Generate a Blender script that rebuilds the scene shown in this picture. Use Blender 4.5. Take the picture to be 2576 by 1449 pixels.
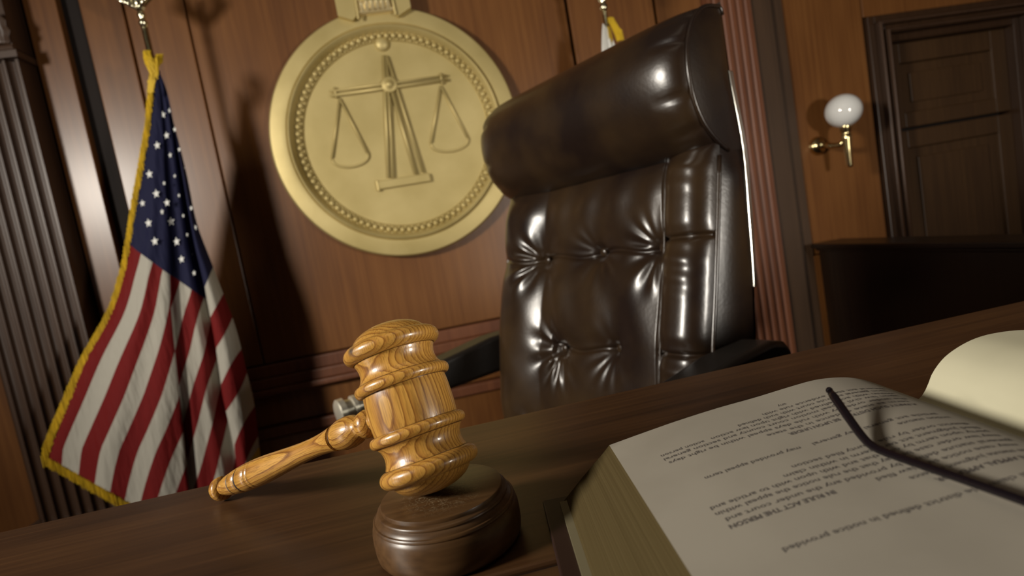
import bpy, bmesh, math, random
from math import sin, cos, pi, radians, sqrt, exp
from mathutils import Vector, Matrix
for o in list(bpy.data.objects): bpy.data.objects.remove(o)
SC = bpy.context.scene
COL = SC.collection
random.seed(7)

# ------------------------------------------------------------------ camera
W, H, F = 2576.0, 1449.0, 1450.0
ROLL, YAW, PITCH = radians(10.1), radians(8.4), math.atan(F / 15180.0)
DESK = 0.76
CAM = Vector((0, 0, DESK + .173))
_f0 = Vector((sin(YAW), cos(YAW), 0)); _r0 = Vector((cos(YAW), -sin(YAW), 0)); _u0 = Vector((0, 0, 1))
FW = _f0 * cos(PITCH) - _u0 * sin(PITCH)
_up = _u0 * cos(PITCH) + _f0 * sin(PITCH)
RT = _r0 * cos(ROLL) - _up * sin(ROLL)
UP = _up * cos(ROLL) + _r0 * sin(ROLL)
cd = bpy.data.cameras.new('camera'); cam = bpy.data.objects.new('camera', cd); COL.objects.link(cam)
M = Matrix((RT, UP, -FW)).transposed().to_4x4(); M.translation = CAM
cam.matrix_world = M
cd.sensor_width = 36; cd.lens = 36 * F / W; cd.clip_start = .01
cd.dof.use_dof = True; cd.dof.focus_distance = .40; cd.dof.aperture_fstop = 8.0
SC.camera = cam
SC.view_settings.view_transform = 'Standard'; SC.view_settings.look = 'None'
SC.view_settings.gamma = 1; SC.view_settings.exposure = 0.0

def at(px, py, Y):                      # point of the plane y=Y seen at a photo pixel
    d = FW + RT * ((px - W / 2) / F) - UP * ((py - H / 2) / F)
    return CAM + d * ((Y - CAM.y) / d.y)

# ------------------------------------------------------------------ light
wd = bpy.data.worlds.new('world'); SC.world = wd; wd.use_nodes = True
wd.node_tree.nodes['Background'].inputs[0].default_value = (.55, .6, .7, 1)
wd.node_tree.nodes['Background'].inputs[1].default_value = .05
def area(name, loc, target, size, power, color=(1, .93, .82), shape='DISK', spread=180):
    l = bpy.data.lights.new(name, 'AREA'); l.shape = shape; l.size = size; l.energy = power; l.color = color
    l.spread = radians(spread)
    o = bpy.data.objects.new(name, l); COL.objects.link(o); o.location = loc
    o.rotation_euler = (Vector(target) - Vector(loc)).to_track_quat('-Z', 'Y').to_euler()
    return o
area('left_softbox', (-2.5, -.22, 1.86), (.4, 1.6, .95), .5, 45, spread=105)
area('right_softbox', (1.8, -1.0, .93), (.5, 2.4, 1.25), .32, 42)
area('ambient_fill', (0, 0, 3.15), (0, .6, 0), 1.6, 3, (1, .85, .65))  # weak overhead fill added for ambient light, no fixture there

# ------------------------------------------------------------------ materials
def mat(name):
    m = bpy.data.materials.new(name); m.use_nodes = True
    nt = m.node_tree; b = nt.nodes['Principled BSDF']
    return m, nt, b
def N(nt, typ, **kw):
    n = nt.nodes.new(typ)
    for k, v in kw.items():
        if k[0] == '_': n.inputs[k[1:].replace('_', ' ')].default_value = v
        else: setattr(n, k, v)
    return n
def coords(nt, scale=(1, 1, 1), rot=(0, 0, 0), loc=(0, 0, 0), out='Object'):
    tc = N(nt, 'ShaderNodeTexCoord'); mp = N(nt, 'ShaderNodeMapping')
    mp.inputs['Scale'].default_value = scale; mp.inputs['Rotation'].default_value = rot; mp.inputs['Location'].default_value = loc
    nt.links.new(tc.outputs[out], mp.inputs[0]); return mp.outputs[0]
def ramp(nt, fac, stops):
    r = N(nt, 'ShaderNodeValToRGB'); nt.links.new(fac, r.inputs[0])
    e = r.color_ramp.elements
    while len(e) < len(stops): e.new(.5)
    for i, (p, c) in enumerate(stops): e[i].position = p; e[i].color = (*c, 1)
    return r.outputs[0]
def plain(name, c, rough=.5, metal=0, coat=0, spec=.5):
    m, nt, b = mat(name)
    b.inputs['Base Color'].default_value = (*c, 1); b.inputs['Roughness'].default_value = rough
    b.inputs['Metallic'].default_value = metal; b.inputs['Coat Weight'].default_value = coat
    b.inputs['Specular IOR Level'].default_value = spec
    return m
def mottled(name, c1, c2, scale=(6, 6, 6), rough=.4, metal=0, coat=0, bump=0, det=6, lo=.35, hi=.65, bscale=None, coatr=.1):
    m, nt, b = mat(name)
    n = N(nt, 'ShaderNodeTexNoise'); n.inputs['Scale'].default_value = 1; n.inputs['Detail'].default_value = det
    nt.links.new(coords(nt, scale), n.inputs['Vector'])
    nt.links.new(ramp(nt, n.outputs[0], [(lo, c1), (hi, c2)]), b.inputs['Base Color'])
    b.inputs['Roughness'].default_value = rough; b.inputs['Metallic'].default_value = metal
    b.inputs['Coat Weight'].default_value = coat; b.inputs['Coat Roughness'].default_value = coatr
    if bump:
        n2 = N(nt, 'ShaderNodeTexNoise'); n2.inputs['Scale'].default_value = 1; n2.inputs['Detail'].default_value = 4
        nt.links.new(coords(nt, bscale or scale), n2.inputs['Vector'])
        bp = N(nt, 'ShaderNodeBump'); bp.inputs['Strength'].default_value = bump; bp.inputs['Distance'].default_value = .002
        nt.links.new(n2.outputs[0], bp.inputs['Height']); nt.links.new(bp.outputs[0], b.inputs['Normal'])
    return m
def woodgrain(name, c1, c2, c3, axis='z', fine=90, rough=.35, coat=0, streak=1.6):
    m, nt, b = mat(name)
    ax = {'x': 0, 'y': 1, 'z': 2}[axis]
    def sc(a, l): v = [a] * 3; v[ax] = l; return tuple(v)
    n1 = N(nt, 'ShaderNodeTexNoise'); n1.inputs['Scale'].default_value = 1; n1.inputs['Detail'].default_value = 6
    nt.links.new(coords(nt, sc(fine, fine * .03)), n1.inputs['Vector'])
    n2 = N(nt, 'ShaderNodeTexNoise'); n2.inputs['Scale'].default_value = 1; n2.inputs['Detail'].default_value = 3
    nt.links.new(coords(nt, sc(fine * .08, streak)), n2.inputs['Vector'])
    mx = N(nt, 'ShaderNodeMix'); mx.inputs[0].default_value = .5
    nt.links.new(n1.outputs[0], mx.inputs[2]); nt.links.new(n2.outputs[0], mx.inputs[3])
    nt.links.new(ramp(nt, mx.outputs[0], [(.32, c1), (.5, c2), (.68, c3)]), b.inputs['Base Color'])
    b.inputs['Roughness'].default_value = rough; b.inputs['Coat Weight'].default_value = coat; b.inputs['Coat Roughness'].default_value = .25
    return m
PANEL = woodgrain('mahogany_panel', (.115, .042, .0115), (.16, .062, .0165), (.205, .084, .023), 'z', 60, .36, .25)
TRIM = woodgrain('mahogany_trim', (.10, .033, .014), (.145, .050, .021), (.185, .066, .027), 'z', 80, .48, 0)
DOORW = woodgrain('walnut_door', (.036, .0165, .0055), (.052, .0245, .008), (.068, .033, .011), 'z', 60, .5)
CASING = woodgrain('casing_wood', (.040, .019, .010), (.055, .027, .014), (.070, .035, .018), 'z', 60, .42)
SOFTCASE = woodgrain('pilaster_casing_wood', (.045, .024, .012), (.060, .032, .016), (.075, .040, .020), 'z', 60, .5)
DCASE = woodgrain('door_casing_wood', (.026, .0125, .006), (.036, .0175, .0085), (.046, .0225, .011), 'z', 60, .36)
DESKW = woodgrain('desk_walnut', (.030, .0125, .0045), (.054, .023, .008), (.083, .037, .0125), 'x', 240, .40, .0, 5)
DARKW = woodgrain('dark_stained_wood', (.008, .0035, .002), (.013, .006, .003), (.019, .009, .004), 'z', 60, .3)
BLOCKW = woodgrain('block_walnut', (.050, .024, .009), (.092, .046, .017), (.13, .067, .026), 'x', 260, .36, .15, 6)
LEATHER = mottled('brown_leather', (.0105, .0056, .0040), (.034, .0190, .0078), (6, 6, 6), .31, 0, .20, .1, 5, .36, .68, (160, 160, 160), .2)
LEATHER.node_tree.nodes['Principled BSDF'].inputs['Specular IOR Level'].default_value = .42
LEATHER2 = mottled('arm_leather', (.010, .008, .007), (.018, .014, .011), (9, 9, 9), .4, 0, 0, .1, 5, .36, .68, (160, 160, 160))
GOLD = mottled('gold_leaf_paint', (.47, .37, .145), (.60, .485, .215), (5, 5, 5), .5, .4, 0, .2, 5, .3, .7, (25, 25, 25))
BRASS = plain('polished_brass', (.72, .58, .30), .18, 1)
CHROME = plain('chrome', (.8, .78, .70), .15, 1)
GILTCHROME = plain('satin_chrome', (.85, .80, .66), .32, .8)
SILVER = plain('pale_gilt_metal', (.75, .70, .52), .16, 1)
FRINGE = mottled('gold_fringe', (.42, .27, .005), (.66, .43, .012), (60, 60, 8), .7)
GLOBE = plain('opal_glass', (.78, .78, .76), .06, 0, 1.0)
GLOBE.node_tree.nodes['Principled BSDF'].inputs['Subsurface Weight'].default_value = .0
PAPER_DIM = mottled('page_paper_dim', (.30, .272, .222), (.345, .315, .26), (14, 14, 14), .75)  # left page: same paper as the right, weaker light painted into its colour
PAPER_LIT = mottled('page_paper_lit', (.53, .50, .35), (.585, .555, .395), (14, 14, 14), .7)  # right page: same paper, its brighter lighting painted into the colour
INK = plain('printing_ink', (.085, .075, .07), .6)
COVER = plain('book_cover', (.020, .007, .005), .5)
ACET = plain('black_acetate', (.006, .004, .006), .22)
WHITECLOTH = mottled('white_cloth', (.55, .54, .50), (.62, .61, .57), (20, 20, 20), .8)
PLASTER = mottled('ceiling_plaster', (.12, .10, .08), (.15, .125, .10), (4, 4, 4), .9)
CARPET = mottled('carpet', (.035, .012, .010), (.05, .018, .014), (80, 80, 80), .95)

def gavel_wood():
    m, nt, b = mat('golden_oak')
    v = coords(nt, (1, 1, .16), (.03, .02, .5), (.030, .056, 0))
    nz = N(nt, 'ShaderNodeTexNoise'); nz.inputs['Scale'].default_value = 34; nz.inputs['Detail'].default_value = 3
    nt.links.new(v, nz.inputs['Vector'])
    ad = N(nt, 'ShaderNodeMixRGB', blend_type='LINEAR_LIGHT'); ad.inputs[0].default_value = .005
    nt.links.new(v, ad.inputs[1]); nt.links.new(nz.outputs['Color'], ad.inputs[2])
    w = N(nt, 'ShaderNodeTexWave', wave_type='RINGS', rings_direction='Z', wave_profile='SAW')
    w.inputs['Scale'].default_value = 125; w.inputs['Distortion'].default_value = .5; w.inputs['Detail'].default_value = 2
    w.inputs['Detail Scale'].default_value = 2
    nt.links.new(ad.outputs[0], w.inputs['Vector'])
    c = ramp(nt, w.outputs['Fac'], [(0, (.58, .31, .065)), (.5, (.52, .265, .05)), (.78, (.41, .19, .034)), (.92, (.235, .09, .016)), (.99, (.42, .20, .038))])
    f = N(nt, 'ShaderNodeTexNoise'); f.inputs['Scale'].default_value = 1; f.inputs['Detail'].default_value = 4
    nt.links.new(coords(nt, (1500, 1500, 60)), f.inputs['Vector'])
    fr = ramp(nt, f.outputs[0], [(.36, (.45, .40, .35)), (.52, (1, 1, 1))])
    mx = N(nt, 'ShaderNodeMixRGB', blend_type='MULTIPLY'); mx.inputs[0].default_value = .6
    nt.links.new(c, mx.inputs[1]); nt.links.new(fr, mx.inputs[2])
    nt.links.new(mx.outputs[0], b.inputs['Base Color'])
    b.inputs['Roughness'].default_value = .35; b.inputs['Coat Weight'].default_value = .5; b.inputs['Coat Roughness'].default_value = .12
    bp = N(nt, 'ShaderNodeBump'); bp.inputs['Strength'].default_value = .25; bp.inputs['Distance'].default_value = .0004
    nt.links.new(f.outputs[0], bp.inputs['Height']); nt.links.new(bp.outputs[0], b.inputs['Normal'])
    return m
OAK = gavel_wood()
ROUGHDARK = woodgrain('dark_backing_wood', (.006, .003, .002), (.009, .0045, .003), (.012, .006, .004), 'z', 60, .85)  # near-black rough wood behind the panel gaps
GILT = plain('bright_gilding', (.80, .66, .36), .28, .55)
GROOVE = plain('dark_groove', (.10, .040, .010), .4)  # darker tone for the thin groove faces of the gavel head
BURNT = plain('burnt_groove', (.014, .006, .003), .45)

def wear(m, centre, radius):
    nt = m.node_tree; b = nt.nodes['Principled BSDF']; src = b.inputs['Base Color'].links[0].from_socket
    v = coords(nt)
    n = N(nt, 'ShaderNodeTexNoise'); n.inputs['Scale'].default_value = 140; n.inputs['Detail'].default_value = 5; n.inputs['Distortion'].default_value = 2.2
    nt.links.new(v, n.inputs['Vector'])
    line = ramp(nt, n.outputs[0], [(.475, (0, 0, 0)), (.498, (1, 1, 1)), (.521, (0, 0, 0))])
    d = N(nt, 'ShaderNodeVectorMath', operation='DISTANCE'); nt.links.new(v, d.inputs[0]); d.inputs[1].default_value = centre
    dm = ramp(nt, d.outputs['Value'], [(radius * .35, (1, 1, 1)), (radius, (0, 0, 0))])
    mu = N(nt, 'ShaderNodeMixRGB', blend_type='MULTIPLY'); mu.inputs[0].default_value = 1
    nt.links.new(line, mu.inputs[1]); nt.links.new(dm, mu.inputs[2])
    mx = N(nt, 'ShaderNodeMixRGB'); nt.links.new(mu.outputs[0], mx.inputs[0]); nt.links.new(src, mx.inputs[1])
    mx.inputs[2].default_value = (.30, .235, .14, 1)
    nt.links.new(mx.outputs[0], b.inputs['Base Color'])
wear(BLOCKW, (.0, -.006, .032), .027)

def flag_mat():
    m, nt, b = mat('flag_stripes')
    uv = N(nt, 'ShaderNodeUVMap'); sp = N(nt, 'ShaderNodeSeparateXYZ'); nt.links.new(uv.outputs[0], sp.inputs[0])
    def mth(op, a, bb):
        n = N(nt, 'ShaderNodeMath', operation=op)
        if hasattr(a, 'links'): nt.links.new(a, n.inputs[0])
        else: n.inputs[0].default_value = a
        n.inputs[1].default_value = bb
        return n.outputs[0]
    t = mth('MULTIPLY', sp.outputs[1], 10.0)           # v*20/2
    fr = mth('FRACT', t, 0); isw = mth('GREATER_THAN', fr, .5)
    can = mth('LESS_THAN', sp.outputs[0], .5)
    m1 = N(nt, 'ShaderNodeMixRGB'); nt.links.new(isw, m1.inputs[0])
    m1.inputs[1].default_value = (.135, .008, .008, 1); m1.inputs[2].default_value = (.36, .34, .29, 1)
    m2 = N(nt, 'ShaderNodeMixRGB'); nt.links.new(can, m2.inputs[0]); nt.links.new(m1.outputs[0], m2.inputs[1])
    m2.inputs[2].default_value = (.010, .011, .036, 1)
    nt.links.new(m2.outputs[0], b.inputs['Base Color'])
    b.inputs['Roughness'].default_value = .75
    b.inputs['Specular IOR Level'].default_value = .15
    wv = N(nt, 'ShaderNodeTexNoise'); wv.inputs['Scale'].default_value = 1; nt.links.new(coords(nt, (45, 45, 9), (0, .25, 0)), wv.inputs['Vector'])
    bp = N(nt, 'ShaderNodeBump'); bp.inputs['Strength'].default_value = .8; bp.inputs['Distance'].default_value = .010
    nt.links.new(wv.outputs[0], bp.inputs['Height']); nt.links.new(bp.outputs[0], b.inputs['Normal'])
    return m
FLAGM = flag_mat()
STARW = plain('white_star_cloth', (.75, .75, .72), .8)

# ------------------------------------------------------------------ builders
def link(name, me, m=None, parent=None, smooth=False, loc=None):
    o = bpy.data.objects.new(name, me); COL.objects.link(o)
    if m:
        for x in (m if isinstance(m, (list, tuple)) else [m]): me.materials.append(x)
    if parent: o.parent = parent
    if loc: o.location = loc
    if smooth: me.polygons.foreach_set('use_smooth', [True] * len(me.polygons))
    return o
def raw(name, vs, fs, m=None, parent=None, smooth=False, loc=None):
    me = bpy.data.meshes.new(name); me.from_pydata([tuple(v) for v in vs], [], fs); me.update()
    return link(name, me, m, parent, smooth, loc)
class MB:
    def __init__(s): s.v = []; s.f = []; s.mi = []
    def add(s, vs, fs, mi=0):
        o = len(s.v); s.v += [tuple(v) for v in vs]; s.f += [[i + o for i in f] for f in fs]; s.mi += [mi] * len(fs); return s
    def box(s, a, b, mi=0):
        x0, y0, z0 = a; x1, y1, z1 = b
        return s.add([(x0, y0, z0), (x1, y0, z0), (x1, y1, z0), (x0, y1, z0), (x0, y0, z1), (x1, y0, z1), (x1, y1, z1), (x0, y1, z1)],
                     [(0, 3, 2, 1), (4, 5, 6, 7), (0, 1, 5, 4), (1, 2, 6, 5), (2, 3, 7, 6), (3, 0, 4, 7)], mi)
    def lathe(s, prof, n=48, origin=(0, 0, 0), axis=(0, 0, 1), mi=0, cap=True):
        a = Vector(axis).normalized(); e1 = a.orthogonal().normalized(); e2 = a.cross(e1); O = Vector(origin)
        vs = []; fs = []
        for r, t in prof:
            for i in range(n):
                th = 2 * pi * i / n; vs.append(O + a * t + (e1 * cos(th) + e2 * sin(th)) * max(r, 1e-5))
        for k in range(len(prof) - 1):
            for i in range(n):
                j = (i + 1) % n; fs.append((k * n + i, k * n + j, (k + 1) * n + j, (k + 1) * n + i))
        if cap:
            fs.append(tuple(range(n))[::-1]); fs.append(tuple((len(prof) - 1) * n + i for i in range(n)))
        return s.add(vs, fs, mi)
    def tube(s, pts, r, n=10, mi=0, closed=False, flat=1.0):
        pts = [Vector(p) for p in pts]; vs = []; fs = []; m = len(pts)
        rr = r if isinstance(r, (list, tuple)) else [r] * m
        prev = None
        for i, p in enumerate(pts):
            d = (pts[(i + 1) % m] - pts[i - 1]) if closed else (pts[min(i + 1, m - 1)] - pts[max(i - 1, 0)])
            d.normalize()
            if prev is None: e1 = d.orthogonal().normalized()
            else: e1 = (prev - d * prev.dot(d)).normalized()
            prev = e1; e2 = d.cross(e1)
            for k in range(n):
                th = 2 * pi * k / n; vs.append(p + e1 * cos(th) * rr[i] + e2 * sin(th) * rr[i] * flat)
        for i in range(m if closed else m - 1):
            i2 = (i + 1) % m
            for k in range(n):
                j = (k + 1) % n; fs.append((i * n + k, i * n + j, i2 * n + j, i2 * n + k))
        if not closed: fs.append(tuple(range(n))[::-1]); fs.append(tuple((m - 1) * n + k for k in range(n)))
        return s.add(vs, fs, mi)
    def ball(s, c, r, nu=14, nv=8, mi=0, sc=(1, 1, 1)):
        prof = [(r * sin(pi * i / nv), -r * cos(pi * i / nv)) for i in range(nv + 1)]
        k = len(s.v); s.lathe(prof, nu, (0, 0, 0), (0, 0, 1), mi, False)
        for i in range(k, len(s.v)):
            v = s.v[i]; s.v[i] = (c[0] + v[0] * sc[0], c[1] + v[1] * sc[1], c[2] + v[2] * sc[2])
        return s
    def extrude(s, poly, a, b, axis='z', mi=0):     # poly in the two other axes, in order
        n = len(poly)
        def P(p, t):
            return {'z': (p[0], p[1], t), 'x': (t, p[0], p[1]), 'y': (p[0], t, p[1])}[axis]
        vs = [P(p, a) for p in poly] + [P(p, b) for p in poly]
        fs = [(i, (i + 1) % n, n + (i + 1) % n, n + i) for i in range(n)] + [tuple(range(n))[::-1], tuple(range(n, 2 * n))]
        return s.add(vs, fs, mi)
    def grid(s, fn, nu, nv, mi=0):
        vs = [fn(i / nu, j / nv) for j in range(nv + 1) for i in range(nu + 1)]
        fs = [(j * (nu + 1) + i, j * (nu + 1) + i + 1, (j + 1) * (nu + 1) + i + 1, (j + 1) * (nu + 1) + i) for j in range(nv) for i in range(nu)]
        return s.add(vs, fs, mi)
    def build(s, name, m=None, parent=None, smooth=False, bevel=0, loc=None, angle=None, fixn=True):
        me = bpy.data.meshes.new(name); me.from_pydata(s.v, [], s.f); me.update()
        if fixn:
            bm = bmesh.new(); bm.from_mesh(me); bmesh.ops.recalc_face_normals(bm, faces=bm.faces); bm.to_mesh(me); bm.free()
        me.polygons.foreach_set('material_index', s.mi)
        o = link(name, me, m, parent, smooth, loc)
        if angle is not None:
            me.polygons.foreach_set('use_smooth', [True] * len(me.polygons)); me.set_sharp_from_angle(angle=radians(angle))
        if bevel:
            b = o.modifiers.new('bevel', 'BEVEL'); b.width = bevel; b.segments = 2; b.limit_method = 'ANGLE'; b.angle_limit = radians(50)
        return o
def empty(name, loc=(0, 0, 0), rz=0):
    o = bpy.data.objects.new(name, None); COL.objects.link(o); o.location = loc; o.rotation_euler = (0, 0, rz); return o
def tag(o, label=None, cat=None, group=None, kind=None):
    if label: o['label'] = label
    if cat: o['category'] = cat
    if group: o['group'] = group
    if kind: o['kind'] = kind
    return o
def struct(o): o['kind'] = 'structure'; return o
def interp(x, tab):
    if x <= tab[0][0]: return tab[0][1]
    for (a, p), (b, q) in zip(tab, tab[1:]):
        if x <= b: return p + (q - p) * (x - a) / (b - a) if b > a else q
    return tab[-1][1]
def smooth_interp(x, tab):
    if x <= tab[0][0]: return tab[0][1]
    n = len(tab)
    for i in range(n - 1):
        a, p = tab[i]; b, q = tab[i + 1]
        if x <= b:
            m0 = (q - tab[i - 1][1]) / (b - tab[i - 1][0]) if i else (q - p) / (b - a)
            m1 = (tab[i + 2][1] - p) / (tab[i + 2][0] - a) if i + 2 < n else (q - p) / (b - a)
            h = b - a; t = (x - a) / h
            return (2 * t**3 - 3 * t**2 + 1) * p + (t**3 - 2 * t**2 + t) * h * m0 + (-2 * t**3 + 3 * t**2) * q + (t**3 - t**2) * h * m1
    return tab[-1][1]

# ------------------------------------------------------------------ the room
WY = 2.6; FLOOR = -.4; TOP = 3.2
XL, XR, YB = -3.4, 4.2, -3.2
struct(MB().box((XL, YB, FLOOR - .1), (XR, WY + .2, FLOOR)).build('floor', CARPET))
struct(MB().box((XL, YB, TOP), (XR, WY + .2, TOP + .1)).build('ceiling', PLASTER))
struct(MB().box((XL - .1, YB, FLOOR), (XL, WY + .2, TOP)).build('wall_left', PANEL))
struct(MB().box((XR, YB, FLOOR), (XR + .1, WY + .2, TOP)).build('wall_right', PANEL))
struct(MB().box((XL, YB - .1, FLOOR), (XR, YB, TOP)).build('wall_near', PANEL))
wb = struct(MB().box((XL, WY + .03, FLOOR), (2.40, WY + .2, TOP)).box((3.28, WY + .03, FLOOR), (XR, WY + .2, TOP))
            .box((2.40, WY + .03, 1.56), (3.28, WY + .2, TOP)).box((2.40, WY + .12, FLOOR), (3.28, WY + .2, 1.56)).build('wall_back', ROUGHDARK))
def wpanel(x0, x1, z0=.56, z1=TOP, y=WY, d=.034):
    MB().box((x0, y, z0), (x1, y + d, z1)).build('wood_panel', PANEL, wb, bevel=.004)
for x0, x1 in ((-1.125, -.972), (-.964, -.742), (-.736, .846), (.861, 1.262), (1.276, 1.50), (1.90, 2.33), (3.34, 4.19)):
    wpanel(x0, x1)
wpanel(-1.318, -1.20, .0, TOP, WY - .012, .042)
wpanel(2.336, 3.336, 1.665, TOP); wpanel(-3.39, -1.70, 0, TOP); wpanel(-1.70, -1.32, 2.31, TOP); wpanel(3.34, 4.19, FLOOR, .55)
# low wainscot under the tall panels
wm = MB().box((-1.125, WY - .012, 0), (1.50, WY + .034, .235)).box((-1.125, WY, .29), (1.50, WY + .034, .43)).build('wainscot_panel', PANEL, wb, bevel=.003)
MB().box((-1.12, WY - .05, .43), (1.50, WY + .03, .455)).box((-1.12, WY - .035, .455), (1.50, WY + .03, .50)).box((-1.12, WY - .02, .50), (1.50, WY + .03, .555)).build('wainscot_rail', TRIM, wb, bevel=.006)
MB().box((-1.12, WY - .03, .24), (1.50, WY + .03, .285)).build('wainscot_molding', TRIM, wb, bevel=.006)
MB().box((1.90, WY - .012, FLOOR), (2.33, WY + .034, .555)).build('wainscot_panel', PANEL, wb, bevel=.003)
# dais
struct(MB().box((-3.39, -1.2, FLOOR), (1.98, WY - .0, 0)).build('floor_dais', CARPET))

def flute_poly(x0, x1, y, depth, n, fw, fd, edge=.02):
    pts = [(x0, y + depth), (x0, y)]
    step = (x1 - x0 - 2 * edge) / n
    for i in range(n):
        c = x0 + edge + step * (i + .5); w = step * fw / 2
        for k in range(9):
            th = pi * k / 8; pts.append((c - w * cos(th), y + fd * sin(th)))
    pts += [(x1, y), (x1, y + depth)]
    return pts
# fluted pilaster with carved capital, left
pl = struct(empty('trim_1', (0, 0, 0)))
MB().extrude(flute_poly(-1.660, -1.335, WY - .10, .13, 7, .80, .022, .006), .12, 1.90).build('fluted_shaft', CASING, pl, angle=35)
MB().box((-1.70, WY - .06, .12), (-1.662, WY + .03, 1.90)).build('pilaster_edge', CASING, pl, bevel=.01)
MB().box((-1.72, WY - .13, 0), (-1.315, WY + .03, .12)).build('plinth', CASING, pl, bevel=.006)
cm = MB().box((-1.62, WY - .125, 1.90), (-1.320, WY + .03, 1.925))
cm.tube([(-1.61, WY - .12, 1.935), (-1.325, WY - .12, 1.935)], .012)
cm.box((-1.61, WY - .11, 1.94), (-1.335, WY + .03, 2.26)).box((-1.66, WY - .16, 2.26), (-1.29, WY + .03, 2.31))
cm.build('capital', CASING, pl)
def leaf(cx, z0, h, w, out):
    m = MB()
    def fn(u, v):
        s = (u - .5) * 2; ww = w * (sin(pi * min(1, v * .85 + .12)) ** .6) * (1 + .13 * sin(v * 22))
        curl = out * v ** 2.5
        z = z0 + h * (v - .18 * max(0, v - .8) * 5 * v)
        return (cx + s * ww, WY - .112 - .012 * (1 - s * s) - curl + .006 * abs(sin(s * 6)), z)
    m.grid(fn, 10, 14)
    o = m.build('acanthus_leaf', CASING, pl, smooth=True); sd = o.modifiers.new('s', 'SOLIDIFY'); sd.thickness = .006
for i in range(4): leaf(-1.575 + i * .07, 1.95, .13, .036, .035)
for i in range(3): leaf(-1.54 + i * .07, 2.03, .19, .036, .05)
# fluted pilaster right of the chair
pr = struct(empty('trim_2', (0, 0, 0)))
MB().extrude(flute_poly(1.50, 1.715, WY - .05, .08, 5, .75, .014, .01), 0, TOP).build('fluted_shaft', TRIM, pr, angle=35)
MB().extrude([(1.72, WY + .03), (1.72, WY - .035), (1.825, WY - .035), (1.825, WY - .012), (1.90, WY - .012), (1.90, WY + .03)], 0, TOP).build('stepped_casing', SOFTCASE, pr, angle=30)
# door
dr = struct(empty('door_1', (0, 0, 0)))
def casing(x0, z1, w, y0, y1, m):
    m.box((x0, y0, FLOOR), (x0 + w, y1, z1)); 
    X1 = 5.665 - x0
    m.box((X1 - w, y0, FLOOR), (X1, y1, z1)); m.box((x0 + w, y0, z1 - w), (X1 - w, y1, z1))
cs = MB(); casing(2.34, 1.66, .035, WY - .02, WY + .06, cs); casing(2.375, 1.625, .018, WY - .05, WY + .06, cs)
casing(2.393, 1.607, .022, WY - .03, WY + .10, cs); casing(2.415, 1.585, .018, WY - .045, WY + .10, cs); casing(2.433, 1.567, .035, WY + .0, WY + .11, cs)
cs.build('door_casing', DCASE, dr, bevel=.004)
hb = MB()
for xx, zz in ((2.384, 1.616), (2.424, 1.576)):
    hb.tube([(xx, WY - .046, FLOOR), (xx, WY - .046, zz), (5.665 - xx, WY - .046, zz), (5.665 - xx, WY - .046, FLOOR)], .0085, 12)
hb.build('casing_bead', CASING, dr, smooth=True)
ds = MB(); yd = WY + .05
x0, x1 = 2.468, 3.197
def leafdoor(z0, z1, pz):
    ds.box((x0, yd, z0), (x0 + .09, yd + .045, z1)); ds.box((x1 - .09, yd, z0), (x1, yd + .045, z1))
    zs = [z0] + [c for p in pz for c in p] + [z1]
    for a, b in zip(zs[::2], zs[1::2]): ds.box((x0 + .09, yd, a), (x1 - .09, yd + .045, b))
    for a, b in pz: ds.box((x0 + .09, yd + .022, a), (x1 - .09, yd + .04, b)); ds.box((x0 + .15, yd + .012, a + .05), (x1 - .15, yd + .03, b - .05))
leafdoor(1.105, 1.53, [(1.18, 1.43)]); leafdoor(FLOOR, 1.09, [(-.2, .30), (.42, 1.0)])
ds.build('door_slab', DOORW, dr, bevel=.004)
kb = MB(); kb.lathe([(.0, 0), (.026, 0), (.026, .006), (.009, .01), (.009, .03), (.022, .038), (.026, .05), (.02, .06), (0, .064)], 20, (3.15, yd, .42), (0, -1, 0)); kb.build('door_knob', BRASS, dr, smooth=True)

# ------------------------------------------------------------------ desk
dk = empty('desk', (0, 0, 0)); tag(dk, 'dark walnut judge desk whose top carries gavel, sound block and open book', 'desk')
MB().box((-1.5, .286, DESK - .045), (1.79, .536, DESK)).build('desktop', DESKW, dk, bevel=.002)
MB().box((-1.5, -.45, DESK - .045), (1.79, .2815, DESK)).build('desktop_front_board', DESKW, dk, bevel=.002)
MB().box((-1.5, .28, DESK - .045), (1.79, .288, DESK - .003)).build('groove_strip', BURNT, dk)
fr = MB().box((-1.45, -.38, .0), (1.75, -.35, DESK - .045)); fr.build('modesty_panel', DARKW, dk)
MB().box((-1.45, -.35, 0), (-1.40, .50, DESK - .045)).build('side_panel', DARKW, dk)
MB().box((1.70, -.35, 0), (1.75, .50, DESK - .045)).build('side_panel', DARKW, dk)

# witness-stand wing at right
wg = empty('witness_stand', (1.94, 1.5, 0)); tag(wg, 'low black-brown wooden partition with a capped top in front of the door', 'partition')
wgm = MB().box((-.05, -.95, 0), (.05, 1.03, .585)); wgm.build('partition_panel', DARKW, wg)
MB().box((-.085, -.98, .60), (.085, 1.04, .622)).box((-.065, -.96, .585), (.065, 1.035, .60)).build('cap_rail', DARKW, wg, bevel=.004)

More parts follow.
